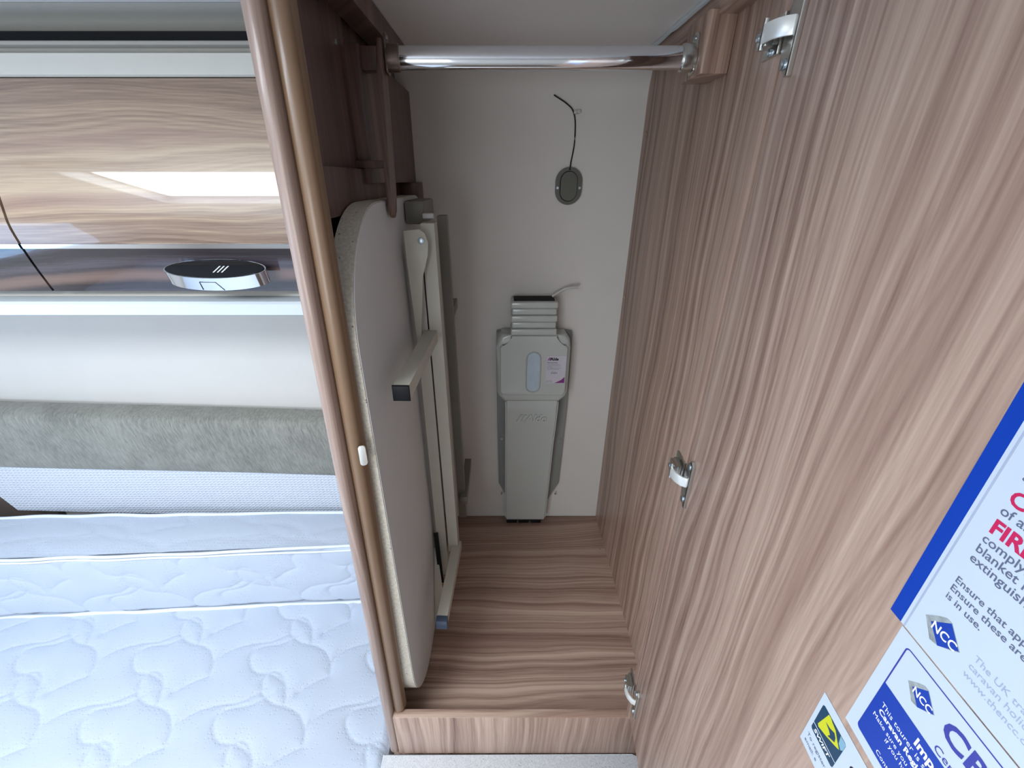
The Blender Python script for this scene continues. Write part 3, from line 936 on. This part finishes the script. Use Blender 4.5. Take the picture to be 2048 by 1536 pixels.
for i, (xa, xb) in enumerate(((-.6885, -.1945), (-1.166, -.6925), (-1.70, -1.170))):
    f_ = door_prof(-.0825, .1175, 20); b_ = door_prof(-.0825, .1175, 20, .016)
    d_ = part('door', P2(B(), f_ + b_[::-1], xa, xb), 'wood_locker', lk, label='glossy bulging walnut door' if i == 0 else None, angle=50)
    f_ = door_prof(-.0892, -.0828, 4, -.0012); b_ = door_prof(-.0892, -.0828, 4, .014)
    part('chrome_strip', P2(B(), f_ + b_[::-1], xa, xb), 'chrome', d_)
    f_ = door_prof(-.1545, -.0895, 10); b_ = door_prof(-.1545, -.0895, 10, .014)
    part('dark_band', P2(B(), f_ + b_[::-1], xa, xb), 'dark_gloss', d_, label='glossy black-brown band', angle=50)
    # oval handle in the band: dark lens on top, chrome face below
    cx_ = xb - .218
    bm = B()
    N = 40
    A_, Bm = .0735, .0185
    tv = Vector((0, .80, .60)); nv = Vector((0, -.60, .80))
    cc = Vector((cx_ , .6235, -.1150))
    lens = [(A_ * math.cos(2 * math.pi * k / N), Bm * math.sin(2 * math.pi * k / N)) for k in range(N)]
    prism(bm, lens, lambda p, q, d: cc + Vector((p * (1 - .35 * abs(d)), 0, 0)) + tv * q + Vector((0, .30, -.95)) * d, 0.0, .0195)
    hd = part('handle', bm, 'chrome', d_, label='oval chrome handle with black inset', angle=50)
# dark insets of the handles (kept one level up, as further pieces of their doors)
for i, (xa, xb) in enumerate(((-.6885, -.1945), (-1.166, -.6925))):
    cx_ = xb - .218
    cc = Vector((cx_, .6235, -.1150)); tv = Vector((0, .80, .60)); nv = Vector((0, -.60, .80))
    bm = B()
    lens = [(.0715 * math.cos(2 * math.pi * k / 40), .0168 * math.sin(2 * math.pi * k / 40)) for k in range(40)]
    prism(bm, lens, lambda p, q, d: cc + Vector((p, 0, 0)) + tv * q + nv * d, .0001, .0008)
    dd = [o for o in lk.children if o.name.startswith('door')][i]
    part('handle_inset', bm, 'black_gloss', dd, label='black gloss lens')
    bm = B()
    for k in range(3):
        prism(bm, [(.000 + k * .006, -.008), (.002 + k * .006, -.008), (.008 + k * .006, .004), (.006 + k * .006, .004)], lambda p, q, d: cc + Vector((p, 0, 0)) + tv * q + nv * d, .0009, .0011)
    part('handle_emblem', bm, 'wprint', dd)
    bm = B()
    tube(bm, [cc + Vector((-.019, -.0091, -.0285)), cc + Vector((-.019, -.0130, -.0165)), cc + Vector((.004, -.0132, -.0168)), cc + Vector((.012, -.0093, -.0290))], .0004, 6)
    part('handle_button_joint', bm, 'black', dd)
part('recess', P2(B(), [(.676, -.1550), (.672, -.1670), (.70, -.1670), (.70, -.1550)], XA, XB), 'greyp', lk)
part('lower_pelmet', P2(B(), [(.6500, -.1700), (.6470, -.1735), (.6470, -.1905), (.6510, -.1930), (.700, -.1930), (.700, -.1675), (.660, -.1675)], XA, XB), 'whitep', lk, label='white lower pelmet')  # plain white profile rail along the foot of the locker
part('underside', box(B(), XA, XB, .700, YB - .001, -.1900, -.1680), 'cream', lk)

# =================================================================== BED
RNG = np.random.default_rng(5)
MOT = [
    [(.038, -.033), (.015, -.028), (-.003, -.019), (-.018, -.008), (-.027, .004), (-.032, .016), (-.030, .028), (-.024, .034), (-.014, .035), (-.002, .031), (.009, .022), (.020, .010), (.029, -.004), (.036, -.018), (.038, -.033)],
    [(.038, -.033), (.050, -.035), (.063, -.040), (.076, -.047), (.086, -.058), (.095, -.069), (.100, -.081), (.103, -.091), (.104, -.100), (.085, -.108), (.068, -.118), (.056, -.132)],
    [(-.077, -.074), (-.083, -.063), (-.085, -.054), (-.082, -.046), (-.076, -.040), (-.060, -.035), (-.033, -.032), (-.018, -.025), (-.002, -.012)],
    [(-.077, -.074), (-.066, -.086), (-.052, -.094), (-.038, -.095), (-.025, -.095), (-.010, -.100), (.003, -.106), (.015, -.114), (.024, -.124)],
    [(-.153, -.087), (-.156, -.074), (-.153, -.061), (-.142, -.050), (-.127, -.040), (-.094, -.030), (-.056, -.026), (-.040, -.018), (-.025, -.008)],
]
SEG = np.array([(a[0], a[1], b[0], b[1]) for c in MOT for a, b in zip(c[:-1], c[1:])])
PX, PY = .255, .125


def quilt_d(u, v):
    """distance to the nearest stitched line of the repeating quilting; u, v arrays in metres"""
    row = np.floor(v / PY)
    uu = u - row * .004
    uf = (uu + PX / 2) % PX - PX / 2
    vf = (v + PY / 2) % PY - PY / 2
    best = np.full(u.shape, 9.0)
    for i in (-1, 0, 1):
        for j in (-1, 0, 1):
            for (x1, y1, x2, y2) in SEG:
                x1_, x2_ = x1 + i * PX, x2 + i * PX; y1_, y2_ = y1 + j * PY, y2 + j * PY
                if max(x1_, x2_) < -PX / 2 - .03 or min(x1_, x2_) > PX / 2 + .03 or max(y1_, y2_) < -PY / 2 - .03 or min(y1_, y2_) > PY / 2 + .03:
                    continue
                dx, dy = x2 - x1, y2 - y1
                t = np.clip(((uf - x1_) * dx + (vf - y1_) * dy) / (dx * dx + dy * dy), 0, 1)
                best = np.minimum(best, (uf - x1_ - t * dx) ** 2 + (vf - y1_ - t * dy) ** 2)
    return np.sqrt(best)


def relief(d):
    return 0.0030 * (1 - np.exp(-(d / .012) ** 1.2)) - .0010 * np.exp(-(d / .0018) ** 2)


def grid_obj(name, P, mat, parent, label=None):
    """P: array (n, m, 3) of relative positions"""
    n, m = P.shape[:2]
    org = ORG[parent.name]
    V = (P.reshape(-1, 3) - np.array(org))
    idx = np.arange(n * m).reshape(n, m)
    F = np.stack([idx[:-1, :-1], idx[1:, :-1], idx[1:, 1:], idx[:-1, 1:]], -1).reshape(-1, 4)
    me = bpy.data.meshes.new(name)
    me.from_pydata(V.tolist(), [], F.tolist())
    me.materials.append(M[mat]); me.shade_smooth(); me.update()
    o = bpy.data.objects.new(name, me); COL.objects.link(o); o.parent = parent
    ORG[o.name] = org
    if label: o['label'] = label
    return o


MZ = -.947                       # top of the near mattress


def yfront(x): return .748 + .053 * (x + 0.0)      # line where the near mattress meets the raised one


nm = thing('mattress', 'white quilted mattress with leaf-shaped stitching, nearest on the bed', 'mattress', (-.95, .12, -ZC + .45))
xs = np.arange(-1.70, -.2085, .0030)
ys = np.concatenate([np.arange(-.60, .30, .012), np.arange(.30, .7401, .0026)])
Xg, Yg = np.meshgrid(xs, ys, indexing='ij')
Yf = .7560 + .053 * Xg
frac = (Yg + .60) / 1.34
Yq = -.60 + frac * (Yf + .60)
H = MZ + relief(quilt_d(Xg + .4685, Yq - .52))
ex = np.minimum(1, (-.2085 - Xg) / .02); H = H - .012 * (1 - ex) ** 2
ey = np.minimum(1, (Yf - Yq) / .02); H = H - .002 * (1 - ey) ** 2
grid_obj('quilted_top', np.stack([Xg, Yq, H], -1), 'quilt', nm)
bm = B()
pts = [(-1.70, -.60), (-.210, -.60), (-.210, .655), (-1.70, .655)]
prism(bm, pts, lambda p, q, d: (p, q, d), MZ - .15, MZ - .014)
part('core', bm, 'quilt', nm)
fm = thing('raised_mattress', 'white quilted mattress section raised at the wall side of the bed', 'mattress', (-.95, .78, MZ))
ZR = -.764
xs = np.arange(-1.70, -.194, .0030); zs = np.arange(MZ + .004, ZR + .0001, .0026)
Xg, Zg = np.meshgrid(xs, zs, indexing='ij')
dq = relief(quilt_d(Xg + .335, (Zg + .855) * 1.0))
edge = np.minimum((Zg - MZ) / .012, (ZR - Zg) / .012); edge = np.clip(edge, 0, 1)
wob = .0022 * np.sin(Xg * 9) + .0014 * np.sin(Xg * 23 + 1)
Yg = .7500 + .053 * Xg + wob - dq - .006 * np.sqrt(np.clip(edge, 0, 1))
grid_obj('quilted_side', np.stack([Xg, Yg, Zg], -1), 'quilt', fm)
ys2 = np.linspace(0, 1, 26)
Xg, Tg = np.meshgrid(np.arange(-1.70, -.194, .006), ys2, indexing='ij')
yb_ = .846 + .024 * Xg
Y0 = .748 + .053 * Xg
Yq = Y0 + Tg * (yb_ - Y0)
dq = quilt_d(Xg * .62 + .1, Yq * 1.3)
H = ZR + .0015 * (1 - np.exp(-(dq / .01) ** 1.2)) + .004 * np.sin(np.pi * Tg)
grid_obj('top', np.stack([Xg, Yq, H], -1), 'quilt', fm)
bm = B()
prism(bm, [(-1.70, yfront(-1.70) + .010), (-.2155, yfront(-.1945) + .006), (-.1945, .840), (-1.70, .796)], lambda p, q, d: (p, q, d), MZ - .0, ZR - .006)
part('core', bm, 'quilt', fm)


def piping(parent, fy, z, r=.0042, seed=0):
    rn = random.Random(seed)
    ph = rn.uniform(0, 6)
    pts = []
    x = -1.70
    while x < -.1945:
        pts.append((x, fy(x) + .0016 * math.sin(x * 11 + ph) + .001 * math.sin(x * 31), z + .0018 * math.sin(x * 8 + ph * 2) + .0008 * math.sin(x * 37)))
        x += .012
    bm = B(); tube(bm, pts, r, 8)
    part('piping', bm, 'piping', parent, angle=80)


piping(nm, lambda x: yfront(x) - .009, MZ + .0015, .0045, 1)
piping(fm, lambda x: yfront(x) - .006, ZR + .0005, .0036, 2)
piping(fm, lambda x: yfront(x) - .0075, ZR - .0085, .0026, 3)
piping(fm, lambda x: .844 + .024 * x, ZR + .003, .0042, 4)
# bed box beneath
bb = thing('bed_base', 'boxed bed base under the quilted mattresses', 'bed base', (-.95, .2, -ZC))
part('box', box(B(), -1.72, -.1945, -.58, YB - .001, -ZC + .001, MZ - .151), 'wood_z', bb)
part('riser', box(B(), -1.72, -.1945, .70, YB - .001, MZ - .150, MZ - .001) if False else box(B(), -1.70, -.1945, .80, YB - .002, MZ - .15, MZ - .001), 'brown', bb)
# backrest cushion against the wall: grey chenille over a pale mesh base
bc = thing('backrest_cushion', 'long grey chenille backrest cushion with pale ribbed lower cover, along the wall behind the mattress', 'cushion', (-.8, .89, ZR))


def tilt(x): return -.0320 * (x + .4)        # falls slightly towards the wardrobe


def gyz(prof, x0, x1, n, name, mat, parent, cut=None):
    bm = B()
    rings = []
    for k in range(n + 1):
        x = x0 + (x1 - x0) * k / n
        rings.append([bm.verts.new((x + (cut(q) if (cut and k == 0) else 0), p + .0015 * math.sin(x * 7), q + tilt(x))) for p, q in prof])
    for a, b_ in zip(rings[:-1], rings[1:]):
        m = len(prof)
        for i in range(m):
            bm.faces.new((a[i], a[(i + 1) % m], b_[(i + 1) % m], b_[i]))
    bm.faces.new(rings[0]); bm.faces.new(rings[-1][::-1])
    return part(name, bm, mat, parent, angle=55)


gp = [(.908, -.506), (.880, -.5055), (.862, -.509), (.8525, -.517), (.8480, -.530), (.8455, -.58), (.8465, -.640), (.8490, -.6545), (.8530, -.6600), (.908, -.6600)]
gyz(gp, -1.45, -.1945, 30, 'grey_cover', 'chenille', bc)
mp = [(.906, -.6605), (.856, -.6605), (.8540, -.68), (.8540, -.730), (.8550, -.760), (.8555, -.800), (.906, -.800)]
gyz([(p, q) for p, q in mp], -1.235, -.1945, 30, 'ribbed_cover', 'mesh', bc, cut=lambda q: (-.6605 - q) * .5 - .09)
